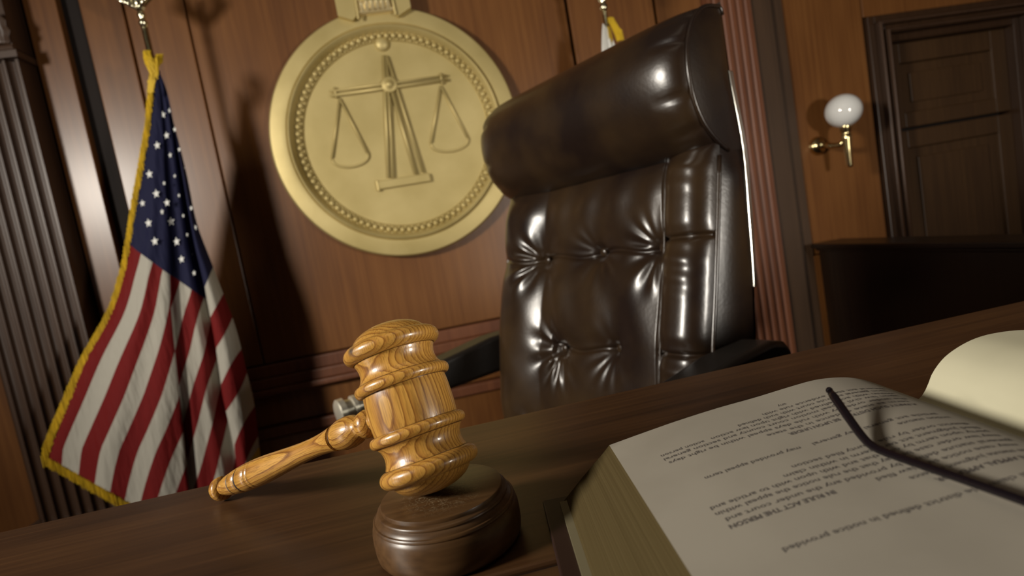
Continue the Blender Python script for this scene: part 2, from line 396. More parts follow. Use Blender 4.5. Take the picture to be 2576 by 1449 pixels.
# ------------------------------------------------------------------ medallion
MX, MZ, MR = .009, 1.432, .526
md = empty('wall_medallion', (MX, WY, MZ)); tag(md, 'large round gilt wall plaque showing the scales of justice', 'plaque')
R0 = MR
MB().lathe([(R0 * .99, 0), (R0, .012), (R0, .045), (R0 * .985, .055), (R0 * .90, .062), (R0 * .868, .062), (R0 * .862, .056), (R0 * .855, .066), (R0 * .842, .070), (R0 * .828, .064), (R0 * .815, .045), (R0 * .80, .034), (R0 * .805, 0)], 160, (0, 0, 0), (0, -1, 0), cap=False).build('rim', GOLD, md, angle=40)
MB().lathe([(R0 * .81, .0), (R0 * .81, .034), (R0 * .755, .030), (R0 * .745, .034), (R0 * .738, .028), (R0 * .3, .026), (0, .026)], 160, (0, 0, 0), (0, -1, 0), cap=False).build('field_disc', GOLD, md, angle=40)
b = MB()
NB = 88
for i in range(NB):
    th = 2 * pi * i / NB; c = (R0 * .780 * cos(th), -.038, R0 * .780 * sin(th)); b.ball(c, .0125, 10, 6)
    for sgn in (-1, 1):
        t2 = th + pi / NB; b.ball((R0 * (.780 + sgn * .022) * cos(t2), -.033, R0 * (.780 + sgn * .022) * sin(t2)), .0065, 6, 4)
b.build('bead_ring', GOLD, md, smooth=True)
def mp(x, z, y=-.032): return (x - MX, y, z - MZ)
fy = -.030
ps = MB()
def zr(x, y, d=-.032):
    p = at(640 + x / 2.131, y / 2.131, WY - .03); return (p.x - MX, d, p.z - MZ)
for (xa, ya), (xb, yb), r_ in (((694, 300), (720, 955), .0075), ((708, 300), (745, 955), .0055), ((740, 500), (866, 935), .0065), ((712, 310), (905, 925), .0055), ((729, 520), (735, 955), .004)):
    ps.tube([zr(xa, ya, -.036), zr(xb, yb, -.036)], r_, 8)
ps.build('standard', GOLD, md, smooth=True)
bs = MB().extrude([(mp(-.118, 1.248)[0], mp(0, 1.248)[2]), (mp(.108, 1.248)[0], mp(0, 1.248)[2]), (mp(.110, 1.212)[0], mp(0, 1.212)[2]), (mp(-.116, 1.212)[0], mp(0, 1.212)[2])], -.026, -.044, 'y')
bs.box(mp(-.122, 1.205, -.046), mp(-.112, 1.252, -.026)).build('base_bar', GOLD, md, bevel=.004)
bm_ = MB(); bm_.tube([mp(-.235, 1.646, -.036), mp(.262, 1.646, -.036)], .0055, 8); bm_.tube([mp(-.235, 1.628, -.036), mp(.262, 1.628, -.036)], .0075, 8)
bm_.tube([mp(-.215, 1.66, -.036), mp(-.215, 1.615, -.036)], .006, 8); bm_.tube([mp(.236, 1.66, -.036), mp(.236, 1.612, -.036)], .006, 8)
bm_.build('balance_beam', GOLD, md, smooth=True)
MB().lathe([(.034, 0), (.034, .012), (.030, .016), (.022, .013), (.016, .020), (.008, .026), (0, .028)], 32, mp(.012, 1.640, -.030), (0, -1, 0)).build('pivot_boss', GOLD, md, smooth=True)
tb = MB(); tb.ball(mp(.016, 1.818, -.03), .033, 20, 10, sc=(1, .6, 1)) if False else tb.ball((0, 0, 0), .031, 20, 10)
o = tb.build('top_rosette', GOLD, md, smooth=True); o.location = mp(.014, 1.812, -.03); o.scale = (1, .6, 1)
def pan(xa, za, xl, xr, zb, name):
    p = MB(); p.tube([mp(xa, za), mp(xl, zb)], .0055, 8); p.tube([mp(xa, za), mp(xr, zb)], .0055, 8)
    xc = (xl + xr) / 2; w = (xr - xl) / 2
    arc = [mp(xc - w * cos(pi * k / 16), zb - .046 * sin(pi * k / 16) ** .8) for k in range(17)]
    p.tube(arc, .006, 8)
    fan = [mp(xc, zb, -.030)] + [(a[0], -.030, a[2]) for a in arc]
    p.add([(x, -.026, z) for x, y, z in fan] + [(x, -.034, z) for x, y, z in fan], [tuple(range(1, 18)), tuple(range(18 + 1, 36))])
    p.build(name, GOLD, md, smooth=True)
pan(-.203, 1.612, -.283, -.133, 1.372, 'scale_pan'); pan(.227, 1.607, .140, .303, 1.373, 'scale_pan')
# bracket on top
bk = MB()
bk.extrude([(-.150, .495), (-.095, .47), (-.078, .485), (-.066, .60), (-.066, .85), (-.150, .85)], -.085, 0, 'y')
bk.extrude([(.090, .465), (.150, .495), (.150, .85), (.080, .85), (.080, .60)], -.085, 0, 'y')
bk.tube([(-.070, -.088, .47), (-.064, -.088, .60), (-.064, -.088, .85)], .006, 8)
bk.tube([(.084, -.088, .47), (.078, -.088, .60), (.078, -.088, .85)], .006, 8)
bk.build('hanger_bracket', GOLD, md, angle=40)
fl = MB()
def flz(z0, z1, r, n):
    for i in range(n):
        a = -.056 + .124 * (i + .5) / n
        fl.tube([(a, -.07 - .02 * (1 - ((a - .006) / .07) ** 2), z0), (a, -.075 - r - .02 * (1 - ((a - .006) / .07) ** 2), (z0 + z1) / 2), (a, -.07 - .02 * (1 - ((a - .006) / .07) ** 2), z1)], .062 / n * 1.15, 8)
flz(.545, .85, .02, 6); flz(.505, .545, .012, 6)
fl.box((-.066, -.075, .49), (.080, -.0, .85)); fl.tube([(-.066, -.08, .50), (.080, -.08, .50)], .008, 8); fl.tube([(-.066, -.095, .545), (.080, -.095, .545)], .006, 8)
fl.build('fluted_scroll', GILT, md, angle=50)

# ------------------------------------------------------------------ sconce
sc = empty('wall_sconce', (2.04, WY, 1.1)); tag(sc, 'brass wall sconce with white glass globe beside the door', 'sconce')
gx, gy = 2.035, 2.44
def S(x, y, z): return (x - 2.04, y - WY, z - 1.1)
MB().lathe([(.0, 0), (.043, 0), (.045, .006), (.040, .010), (.041, .014), (.034, .020), (.030, .022), (.020, .038), (.013, .060), (.0, .062)], 28, S(2.002, WY, 1.085), (0, -1, 0)).build('backplate', BRASS, sc, smooth=True)
MB().tube([S(2.002, 2.55, 1.085), S(2.008, 2.51, 1.07), S(2.02, 2.47, 1.065), S(gx, gy, 1.085)], [.016, .014, .012, .010], 12).build('arm', BRASS, sc, smooth=True)
MB().lathe([(0, -.13), (.010, -.13), (.013, -.12), (.017, -.04), (.021, .0), (.023, .02), (.019, .026), (.022, .032), (.026, .05), (.029, .062), (.026, .068), (.0, .068)], 28, S(gx, gy, 1.085), (0, 0, 1)).build('torch_body', BRASS, sc, smooth=True)
g = MB(); g.ball((0, 0, 0), .0765, 40, 24)
g = g.build('globe', GLOBE, sc, smooth=True); g.location = S(gx, gy, 1.2155); g.scale = (1.03, 1.03, .99)

# ------------------------------------------------------------------ gavel
Hc = Vector((-.0219, .3417, .8430)); GA = Vector((-.126, .308, .943)).normalized()
HE = Vector((-.1961, .4921, .7680)); GH = (HE - Hc).normalized()
gv = empty('gavel', Hc); tag(gv, 'glossy golden oak gavel resting its head on the round sound block', 'gavel')
# parts live in frames of their own so the grain follows the turning axis
half = [(.0295 * 0, .0)]
hp = []
def arc(rc, tc, a, bb, t0, t1, n=10):
    return [(rc + a * cos(radians(t0 + (t1 - t0) * i / n)), tc + bb * sin(radians(t0 + (t1 - t0) * i / n))) for i in range(n + 1)]
top = [(.0001, .0515), (.004, .0514), (.008, .0509), (.012, .0500), (.016, .0485), (.0190, .0468), (.0212, .0448), (.0226, .0430), (.0232, .0421)]
bead1 = arc(.0236, .0369, .0057, .0052, 88, -88, 16)
neck = [(.0243, .0316), (.0243, .0311), (.0236, .0295), (.0230, .0270), (.0229, .0248), (.0233, .0225), (.0242, .0204), (.0254, .0189), (.0257, .0186)]
bead2 = arc(.0258, .0152, .0030, .0033, 88, -88, 14)
barrel = [(.0250, .0117), (.0253, .009), (.0255, .005), (.0255, 0)]
hp = top + bead1 + neck + bead2 + barrel
prof = hp + [(r, -t) for r, t in hp[::-1][1:]]
ghd = MB().lathe(prof, 96, (0, 0, 0), (0, 0, 1), cap=False)
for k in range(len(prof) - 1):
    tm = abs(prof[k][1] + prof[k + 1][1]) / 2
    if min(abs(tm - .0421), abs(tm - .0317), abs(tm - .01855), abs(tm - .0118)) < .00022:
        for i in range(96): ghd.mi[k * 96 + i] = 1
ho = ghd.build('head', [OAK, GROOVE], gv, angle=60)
q = GA.to_track_quat('Z', 'Y'); ho.rotation_mode = 'QUATERNION'; ho.rotation_quaternion = q
# small blue-black nick on the upper bead, near its left end
_nc = Hc + GA * .0385; _dir = (at(883, 906, .30) - CAM).normalized(); _t = (_nc - CAM).dot(_dir)
_n = (CAM + _dir * (_t - .018)) - _nc; _n = (_n - GA * _n.dot(GA)).normalized() * .0285
_loc = q.inverted() @ (GA * .0385 + _n)
nt = OAK.node_tree; bs_ = nt.nodes['Principled BSDF']; src = bs_.inputs['Base Color'].links[0].from_socket
OAKH = OAK.copy(); OAKH.name = 'golden_oak_nicked'; nt = OAKH.node_tree; bs_ = nt.nodes['Principled BSDF']; src = bs_.inputs['Base Color'].links[0].from_socket
_d = N(nt, 'ShaderNodeVectorMath', operation='DISTANCE'); nt.links.new(coords(nt), _d.inputs[0]); _d.inputs[1].default_value = tuple(_loc)
_m = N(nt, 'ShaderNodeMixRGB'); nt.links.new(ramp(nt, _d.outputs['Value'], [(.0012, (1, 1, 1)), (.0019, (0, 0, 0))]), _m.inputs[0])
nt.links.new(src, _m.inputs[1]); _m.inputs[2].default_value = (.02, .03, .035, 1); nt.links.new(_m.outputs[0], bs_.inputs['Base Color'])
ho.data.materials[0] = OAKH
hh = [(.006, .0), (.006, .024), (.0062, .0262), (.0078, .028), (.0083, .030), (.0078, .0325), (.0064, .0345), (.0058, .0355), (.0082, .0375), (.0092, .0405), (.0087, .044), (.0070, .0468), (.0066, .048),
      (.0078, .050), (.0098, .055), (.0105, .0605), (.0104, .066), (.0095, .0705), (.0092, .0717), (.0078, .0722), (.0077, .0744), (.0089, .0750), (.0083, .079), (.0075, .086), (.0070, .094), (.0068, .103), (.0070, .115), (.0078, .130), (.0088, .145), (.0098, .160), (.0104, .174),
      (.0104, .1765), (.0100, .1768), (.0100, .1776), (.0104, .178), (.0104, .1815), (.0100, .1818), (.0100, .1826), (.0104, .183), (.0103, .195), (.0097, .1955), (.0096, .1985), (.0101, .199), (.0095, .2085), (.0091, .2088), (.0091, .2096), (.0093, .210), (.0083, .220), (.0071, .2265), (.0064, .2285), (.0064, .2305), (.0090, .2315), (.0096, .2345), (.0094, .238), (.0076, .2405), (.0045, .2418), (.0001, .242)]
hm = MB().lathe(hh, 48, (0, 0, 0), (0, 0, 1), cap=False)
# darker burnt grooves
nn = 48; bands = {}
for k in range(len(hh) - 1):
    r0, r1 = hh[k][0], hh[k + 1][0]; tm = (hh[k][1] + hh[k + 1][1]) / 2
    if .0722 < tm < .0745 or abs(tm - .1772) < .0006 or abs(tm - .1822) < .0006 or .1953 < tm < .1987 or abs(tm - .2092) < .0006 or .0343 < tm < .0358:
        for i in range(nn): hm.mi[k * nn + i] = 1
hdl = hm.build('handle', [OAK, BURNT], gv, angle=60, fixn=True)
hdl.rotation_mode = 'QUATERNION'; hdl.rotation_quaternion = GH.to_track_quat('Z', 'Y')
# ------------------------------------------------------------------ sound block
sbk = MB().lathe([(.0001, .0318), (.0352, .0318), (.0357, .0316), (.0359, .0311), (.0359, .0294), (.0366, .0290), (.0377, .0287), (.0383, .0280), (.0384, .0272), (.0380, .0266), (.0388, .0258), (.0399, .0247), (.0402, .0240), (.0411, .0238), (.0416, .0231), (.0417, .0224), (.0413, .0218), (.0419, .0208), (.0425, .0195), (.0430, .017), (.0432, .012), (.0430, .007), (.0424, .0035), (.0410, .0013), (.0390, .0003), (.0380, 0), (.0001, 0)], 128, cap=False)
so = sbk.build('sound_block', BLOCKW, None, angle=35, loc=(-.0132, .332, DESK))
tag(so, 'round dark walnut sound block under the gavel head', 'sound block')

# ------------------------------------------------------------------ open book
BO = Vector((.091, .331, 0)); BP = Vector((.9945, -.105, 0)); BS = Vector((-.105, -.9945, 0))
def bk3(q, s, z): return BO + BP * q + BS * s + Vector((0, 0, z))
bo = empty('open_book', (.28, .22, DESK)); tag(bo, 'thick open book of printed pages lying on the desk', 'book')
def inb(v): return Vector(v) - Vector((.28, .22, DESK))
PROF = [(0, .795), (.0224, .7986), (.0429, .8017), (.0685, .8048), (.0941, .807), (.12, .8098), (.1328, .8107), (.1455, .8098), (.158, .8071), (.1703, .8015), (.18, .7945), (.19, .782)]
PROF2 = [(.19, .782), (.2000, .788), (.2045, .7945), (.2077, .8004), (.2151, .808), (.2234, .8128), (.2343, .8166), (.2449, .8182), (.258, .8181), (.27, .8168), (.29, .813), (.32, .806), (.35, .800), (.385, .795)]
BL = .245
def pz(q): return smooth_interp(q, PROF)
m = MB(); m.grid(lambda u, v: inb(bk3(.19 * u, BL * v, pz(.19 * u))), 60, 8)
# fore-edge, far side and near side of the left block
def lefts(u, v):      # u along s, v from top to bottom
    q = -.033 * (v ** 1.15); z = .795 + (.766 - .795) * v
    return inb(bk3(q - .002 * sin(pi * v), BL * u, z))
l = MB(); l.grid(lefts, 8, 8)
for s in (0, BL):
    n = 30
    l.grid(lambda u, v, s=s: inb(bk3(-.033 * v ** 1.15 * (1 - u) + .19 * u - (.002 * sin(pi * v)) * (1 - u), s, pz(.19 * u) * (1 - v) + .766 * v)), n, 4)
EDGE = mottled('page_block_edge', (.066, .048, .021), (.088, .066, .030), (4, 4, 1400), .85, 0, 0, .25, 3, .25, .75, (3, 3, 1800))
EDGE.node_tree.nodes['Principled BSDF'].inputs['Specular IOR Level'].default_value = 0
l.build('left_page_block', EDGE, bo, smooth=True, angle=40)
pg = m.build('left_page', PAPER_DIM, bo, smooth=True)
m = MB(); m.grid(lambda u, v: inb(bk3(.19 + .195 * u, BL * v, smooth_interp(.19 + .195 * u, PROF2))), 80, 8)
m.build('right_page', PAPER_LIT, bo, smooth=True)
r = MB()
for s in (0, BL):
    r.grid(lambda u, v, s=s: inb(bk3(.19 + .195 * u, s, smooth_interp(.19 + .195 * u, PROF2) * (1 - v) + .766 * v)), 60, 3)
r.grid(lambda u, v: inb(bk3(.385 + .01 * v, BL * u, .795 * (1 - v) + .766 * v)), 6, 4)
r.build('right_page_block', EDGE, bo, angle=40)
cv = MB()
def slab(q0, q1, s0, s1, z0, z1):
    P = [inb(bk3(q, s, z)) for z in (z0, z1) for q, s in ((q0, s0), (q1, s0), (q1, s1), (q0, s1))]
    cv.add(P, [(0, 3, 2, 1), (4, 5, 6, 7), (0, 1, 5, 4), (1, 2, 6, 5), (2, 3, 7, 6), (3, 0, 4, 7)])
slab(-.046, .42, -.007, BL + .008, .7602, .7655)
cv.build('cover', COVER, bo, bevel=.001)
ep = MB(); P = [inb(bk3(q, s, z)) for z in (.7656, .7672) for q, s in ((-.0362, .003), (.41, .003), (.41, BL), (-.0362, BL))]
ep.add(P, [(0, 3, 2, 1), (4, 5, 6, 7), (0, 1, 5, 4), (1, 2, 6, 5), (2, 3, 7, 6), (3, 0, 4, 7)]); ep.build('endpaper', plain('endpaper_stock', (.17, .145, .08), .8), bo)
# printing
VOC = ('court order the of and to in that state law section shall person party action any such by case under judgment statute article evidence appeal right may be as or with a provided '
       'civil act defined term general rule notice upon claim county district filed within days motion').split()
rng = random.Random(3)
rows = [(.0205, .097, .102, 0), (.0258, .085, .158, 0), (.0310, .068, .156, 0), (.0362, .021, .046, 0), (.0362, .050, .156, 0), (.0412, .021, .155, 0), (.0466, .022, .155, 0), (.0520, .074, .152, 0), (.0570, .083, .152, 1),
        (.0735, .031, .080, 0), (.0735, .086, .150, 0), (.079, .126, .152, 0), (.0885, .067, .153, 0), (.0940, .060, .153, 0), (.0992, .023, .153, 0), (.1046, .023, .153, 0), (.1105, .025, .153, 0), (.1160, .024, .070, 1), (.1160, .088, .150, 0), (.122, .098, .150, 0), (.128, .104, .150, 1),
        (.1400, .034, .150, 0)]
tv = []; tf = []
for s0, q0, q1, bold in rows:
    size = .0042; wid = q1 - q0; txt = ''
    while len(txt) * size * .52 < wid: txt += rng.choice(VOC) + ' '
    txt = txt.strip()
    cu = bpy.data.curves.new('t', 'FONT'); cu.body = txt if not bold else txt.upper(); cu.size = size; cu.resolution_u = 2
    cu.offset = .00012 if bold else .00004
    ob = bpy.data.objects.new('t', cu); me = bpy.data.meshes.new_from_object(ob)
    w = max(v.co.x for v in me.vertices) or 1; k = wid / w; base = len(tv)
    for v in me.vertices:
        q = q1 - v.co.x * k; s = s0 + v.co.y
        tv.append(tuple(inb(bk3(q, s, pz(q) + .00012))))
    for p in me.polygons: tf.append([i + base for i in p.vertices])
    bpy.data.objects.remove(ob); bpy.data.meshes.remove(me); bpy.data.curves.remove(cu)
pt = raw('printed_text', tv, tf, INK, pg)

# ------------------------------------------------------------------ eyeglasses (upside down on the page, ear hooks up)
eg = empty('eyeglasses', bk3(.12, .2, .812)); tag(eg, 'thin black eyeglasses lying upside down across the open book', 'eyeglasses')
EO = bk3(.12, .2, .812)
def ine(q, s, z): return bk3(q, s, z) - EO
def temple(qh, q1, q0, name, zo=0):
    key = [(qh, .200, .8155), (q1 + (qh - q1) * .5, .150, .8135), (q1, .104, .8110), (q1 - .0005, .096, .8118), (q1 + .001, .088, .8135), (q0, .056, .8240)]
    pts = []
    for i in range(len(key) - 1):
        for k in range(6):
            t = k / 6; pts.append(Vector(key[i]).lerp(Vector(key[i + 1]), t))
    pts.append(Vector(key[-1]))
    for _ in range(3):
        pts = [pts[0]] + [(pts[i - 1] + pts[i] * 2 + pts[i + 1]) / 4 for i in range(1, len(pts) - 1)] + [pts[-1]]
    P = [ine(p.x, p.y, p.z + zo) for p in pts]
    rr = [.0016 + .0006 * (i / len(P)) for i in range(len(P))]; rr[-1] = .0014
    m = MB(); m.tube(P, rr, 12); m.ball(tuple(P[-1]), .0018, 10, 6); m.build(name, ACET, eg, smooth=True)
temple(.1145, .1005, .1085, 'temple'); temple(.252, .262, .262, 'temple', .013)
def rim(qc, name):
    P = [ine(qc + .027 * cos(a) * (1 + .12 * cos(2 * a)), .2035, .8355 + .019 * sin(a) * (1 - .1 * cos(2 * a))) for a in [2 * pi * k / 40 for k in range(40)]]
    MB().tube(P, .0014, 8, closed=True).build(name, ACET, eg, smooth=True)
    ln = MB(); n = len(P); c = sum(P, Vector()) / n; ln.add([c + (p - c) * .97 + BS * o for o in (-.0006, .0006) for p in P], [tuple(range(n)), tuple(range(n, 2 * n))] + [(i, (i + 1) % n, n + (i + 1) % n, n + i) for i in range(n)])
    gm = bpy.data.materials.get('lens_glass')
    if not gm:
        gm = plain('lens_glass', (1, 1, 1), .02); gm.node_tree.nodes['Principled BSDF'].inputs['Transmission Weight'].default_value = 1
    ln.build('lens', gm, eg)
rim(.149, 'rim'); rim(.219, 'rim')
MB().tube([ine(.174, .2035, .833), ine(.184, .2035, .828), ine(.195, .2035, .833)], .0014, 8).build('bridge', ACET, eg, smooth=True)
MB().tube([ine(.1145, .2000, .8155), ine(.114, .203, .82), ine(.121, .2035, .83)], .002, 8).build('hinge_end', ACET, eg, smooth=True)
MB().tube([ine(.252, .2, .8285), ine(.254, .203, .828), ine(.247, .2035, .83)], .002, 8).build('hinge_end', ACET, eg, smooth=True)

# ------------------------------------------------------------------ swivel chair
CA, CRr = 1.12, .14
ch = empty('office_chair', (.305, 1.096, 0), -CA); tag(ch, 'high-backed tufted brown leather swivel chair behind the desk', 'chair')
bk_ = None
# local frame: x = sitter's left, y = backwards, z = up.  (u, n, v): n forward of the reclined back
def back(u, n, v):
    y = -n * cos(CRr) + v * sin(CRr); z = n * sin(CRr) + v * cos(CRr)
    return (u, y, z + .45)
N0 = [(-.06, .062), (0, .058), (.237, .047), (.323, .034), (.481, .012), (.570, .002), (.65, -.004)]
REAR = [(-.06, -.060), (.243, -.066), (.35, -.070), (.45, -.067), (.568, -.060), (.683, -.034), (.80, -.018)]
UR, UL = .288, -.300
BUT = [(-.140, .408), (.030, .414), (.183, .411), (-.070, .222), (.085, .232), (-.14, .04), (.02, .04), (.17, .04)]
def bodyn(u, v):
    n = smooth_interp(v, N0)
    s = (u - .193) / (UR - .193)
    if s >= 0:
        k = .044 * max(0, 1 - abs(2 * s - 1) ** 2.6) ** .55
        for vs in (.424, .236, .04):
            k -= .010 * exp(-((v - vs) / .0035) ** 2) + .006 * exp(-((v - vs) / .018) ** 2)
        if v > .52: k *= max(.25, 1 - ((v - .52) / .07) ** 2)
        k += .0013 * sin(v * 210 + 3 * s) * exp(-((s - .5) / .4) ** 2) * (.5 + .5 * sin(v * 37))
        return n + k
    sl = (-.125 - u) / (-.125 - UL)
    c = .030
    if sl > 0: c = .030 + .022 * sin(pi * min(1, sl * .9)) ; 
    if sl > 0: c *= max(0, 1 - max(0, sl) ** 5) ** .6
    if u > .10: c -= .005 * ((u - .10) / .093) ** 2
    # tufting
    for i, (bu, bv) in enumerate(BUT):
        du, dv = u - bu, v - bv; d = sqrt(du * du + dv * dv) + 1e-6
        if d > .16: continue
        a = math.atan2(dv, du)
        c -= .013 * exp(-(d / .014) ** 2) + (.005 if i == 2 else .013) * exp(-(d / .055) ** 2)
        side = (.5 + .5 * cos(a - (pi if i == 0 else -2.3))) * (1, .25, .8, 1.1, .3, .5, .3, .5)[i]
        c += .0036 * side * sin(a * 11 + i * 1.3 + 2.0 * sin(a * 2 + i)) * exp(-((d - .048) / .034) ** 2) * min(1, d / .032) ** 2
    for vr, us in ((.411, (-.30, .193)), (.227, (-.09, .10)), (.04, (-.3, .193))):
        wob = .005 * sin((u + .14) / .17 * 2 * pi)
        if us[0] < u < us[1]: 
            c -= .006 * exp(-((v - vr - wob) / .004) ** 2) + .008 * exp(-((v - vr) / .03) ** 2)
    # broad soft folds of the hide
    c += .0022 * sin(u * 60 + v * 18) * exp(-((v - .32) / .08) ** 2) + .0022 * sin(u * 75 - v * 12 + 1) * exp(-((v - .52) / .05) ** 2)
    if v > .50: c *= max(.35, 1 - ((v - .50) / .09) ** 2)
    return n + c
NU, NV = 240, 250
body = MB().grid(lambda a, b: back(UL + (UR - UL) * a, bodyn(UL + (UR - UL) * a, -.06 + .645 * b), -.06 + .645 * b), NU, NV)
body.build('backrest', LEATHER, ch, smooth=True)
for i, (bu, bv) in enumerate(BUT[:5]):
    m = MB(); m.ball((0, 0, 0), .0098, 18, 10)
    o = m.build('button', LEATHER, ch, smooth=True); o.location = back(bu, bodyn(bu, bv) + .006, bv); o.scale = (1, .6, 1)
# bolster seam
pv = [.55, .50, .46, .42, .36, .30, .235, .12, 0]
m = MB()
m.tube([back(.193 - (.03 * ((v - .42) / .13) ** 2 if v > .42 else 0), smooth_interp(v, N0) + .014, v) for v in pv], .003, 8); m.build('bolster_piping', LEATHER, ch, smooth=True)
# side panels and shell
for sgn, U0 in ((1, UR), (-1, UL)):
    m = MB().grid(lambda a, b: back(U0 + sgn * (.010 * sin(pi * a) * max(0, min(1, (.57 - (-.06 + .636 * b)) / .05)) - .002), smooth_interp(-.06 + .636 * b, N0) * (1 - a) + interp(-.06 + .636 * b, REAR) * a, -.06 + .636 * b), 14, 60)
    m.build('side_panel', LEATHER, ch, smooth=True)
    m = MB().tube([back(U0, smooth_interp(v, N0) + .001, v) for v in [-.05 + .03 * k for k in range(21)]], .0042, 8); m.build('side_piping', LEATHER, ch, smooth=True)
m = MB().grid(lambda a, b: back(UL + (UR - UL) * a, interp(-.06 + .86 * b, REAR) - .002 - .01 * sin(pi * a), -.06 + .86 * b), 12, 40); m.build('back_shell', LEATHER, ch, smooth=True)
# chrome edging
for U0, sg in ((UR, 1), (UL, -1)):
    vs = [.335 + .355 * k / 14 for k in range(15)]
    m = MB()
    ring = []
    for v in vs:
        n0 = smooth_interp(v, REAR) + .002
        w = .0085 - .0035 * max(0, (.45 - v) / .12)
        ring.append([back(U0 + sg * .004, n0 + .004, v), back(U0 + sg * .004, n0 - w, v), back(U0 - sg * .014, n0 - w, v), back(U0 - sg * .014, n0 + .004, v)])
    V_ = [p for r_ in ring for p in r_]; Fq = []
    for k in range(len(ring) - 1):
        for j in range(4): Fq.append((k * 4 + j, k * 4 + (j + 1) % 4, k * 4 + 4 + (j + 1) % 4, k * 4 + 4 + j))
    Fq += [(0, 1, 2, 3), tuple(len(V_) - 4 + j for j in range(4))]
    m.add(V_, Fq); m.build('chrome_edging', CHROME, ch, bevel=.0015)
# headrest
HP = [(-.020, .560), (.004, .571), (.030, .589), (.049, .610), (.062, .636), (.069, .665), (.071, .694), (.067, .724), (.057, .750), (.040, .771), (.018, .784), (-.006, .789), (-.020, .787), (-.026, .75), (-.034, .68), (-.048, .62), (-.058, .565)]
def hp(t):
    tab = [(i / (len(HP) - 1), p[0]) for i, p in enumerate(HP)], [(i / (len(HP) - 1), p[1]) for i, p in enumerate(HP)]
    return smooth_interp(t, tab[0]), smooth_interp(t, tab[1])
def headfn(a, b):
    e = -1 + 2 * a; e = e if abs(e) < .75 else math.copysign(.75 + (abs(e) - .75), e)
    u = (UR - UL) / 2 * e + (UR + UL) / 2
    n, v = hp(b)
    k = (1 - abs(e) ** 7) ** .55 if abs(e) < 1 else 0
    fb = max(0, min(1, (.78 - b) / .2)) * min(1, b / .12 + .15)
    dn, dv = n + .012, v - .69
    L = sqrt(dn * dn + dv * dv)
    n2 = n + dn / L * .036 * k * fb; v2 = v + dv / L * k * fb * (.024 if dv < 0 else .004)
    w = 0
    if abs(e) > .6:
        for vc in (.72, .645, .60, .76): w -= .006 * exp(-((v - vc) / .006) ** 2) * max(0, (abs(e) - .80) / .2) ** .8 * fb * (1 if abs(e) < .995 else 0)
    return back(u, n2 + w, v2)
m = MB().grid(headfn, 120, 110)
hd = m.build('headrest', LEATHER, ch, smooth=True)
for U0, sg in ((UR, 1), (UL, -1)):
    P = [hp(k / 48) for k in range(49)]
    c = (.005, .69)
    m = MB(); V_ = []; Fq = []
    for j in range(7):
        f = 1 - j / 6
        for (n, v) in P: V_.append(back(U0 + sg * .008 * (1 - f * f), c[0] + (n - c[0]) * f, c[1] + (v - c[1]) * f))
    for j in range(6):
        for i in range(48): Fq.append((j * 49 + i, j * 49 + i + 1, (j + 1) * 49 + i + 1, (j + 1) * 49 + i))
        Fq.append((j * 49 + 48, j * 49, (j + 1) * 49, (j + 1) * 49 + 48))
    m.add(V_, Fq); m.build('headrest_end', LEATHER, ch, smooth=True)
    m = MB().tube([back(U0, *hp(k / 48)) for k in range(38)], .0038, 8); m.build('headrest_piping', LEATHER, ch, smooth=True)
# arms (pad, chrome end, post)
for sg in (1, -1):
    X = sg * .325 + (UR + UL) / 2
    prof_a = [(.10, .672), (.085, .690), (.05, .699), (-.05, .697), (-.20, .676), (-.33, .660), (-.36, .650), (-.365, .625), (-.34, .606), (-.20, .608), (0, .612), (.07, .618), (.10, .64)]
    m = MB().extrude([(p[0], p[1]) for p in prof_a], X - .033, X + .033, 'x')
    o = m.build('arm_pad', LEATHER2, ch, angle=50, bevel=.010)
    o.modifiers['bevel'].segments = 4; o.modifiers['bevel'].angle_limit = radians(60)
    m = MB().lathe([(.0, 0), (.020, 0), (.021, .03), (.026, .032), (.026, .040), (.021, .042), (.022, .056), (.028, .058), (.028, .070), (.024, .073), (.0, .073)], 24, (X, -.355, .632), (0, -1, -.03)); m.build('chrome_end', GILTCHROME, ch, angle=40)
    m = MB().box((X - .012, -.33, .40), (X + .012, -.29, .64)).box((X - .012, -.33, .40), (X + .012, .05, .43)); m.build('arm_bracket', CHROME, ch, bevel=.004)
# seat and base
m = MB(); m.grid(lambda a, b: (-.27 + .53 * a, -.50 + .52 * b, .455 + .03 * (sin(pi * a) * sin(pi * b)) ** .5), 30, 30); m.box((-.27, -.50, .36), (.26, .02, .455)); m.build('seat', LEATHER, ch, bevel=.02)
m = MB().lathe([(.09, .34), (.09, .355), (.03, .33), (.028, .12), (.05, .10), (.05, .06), (0, .06)], 24, (0, -.24, 0)); m.build('column', CHROME, ch, smooth=True)
for k in range(5):
    a = 2 * pi * k / 5 + .3; d = Vector((cos(a), sin(a), 0)); c = Vector((0, -.24, 0))
    m = MB().tube([c + d * .03 + Vector((0, 0, .10)), c + d * .18 + Vector((0, 0, .085)), c + d * .30 + Vector((0, 0, .065))], [.026, .02, .014], 10); lg = m.build('base_leg', CHROME, ch, smooth=True)
    p = c + d * .30 + Vector((0, 0, .026)); t = d.cross(Vector((0, 0, 1)))
    MB().lathe([(0, -.012), (.02, -.012), (.026, -.008), (.026, .008), (.02, .012), (0, .012)], 16, tuple(p), tuple(t)).build('caster', ACET, lg, smooth=True)

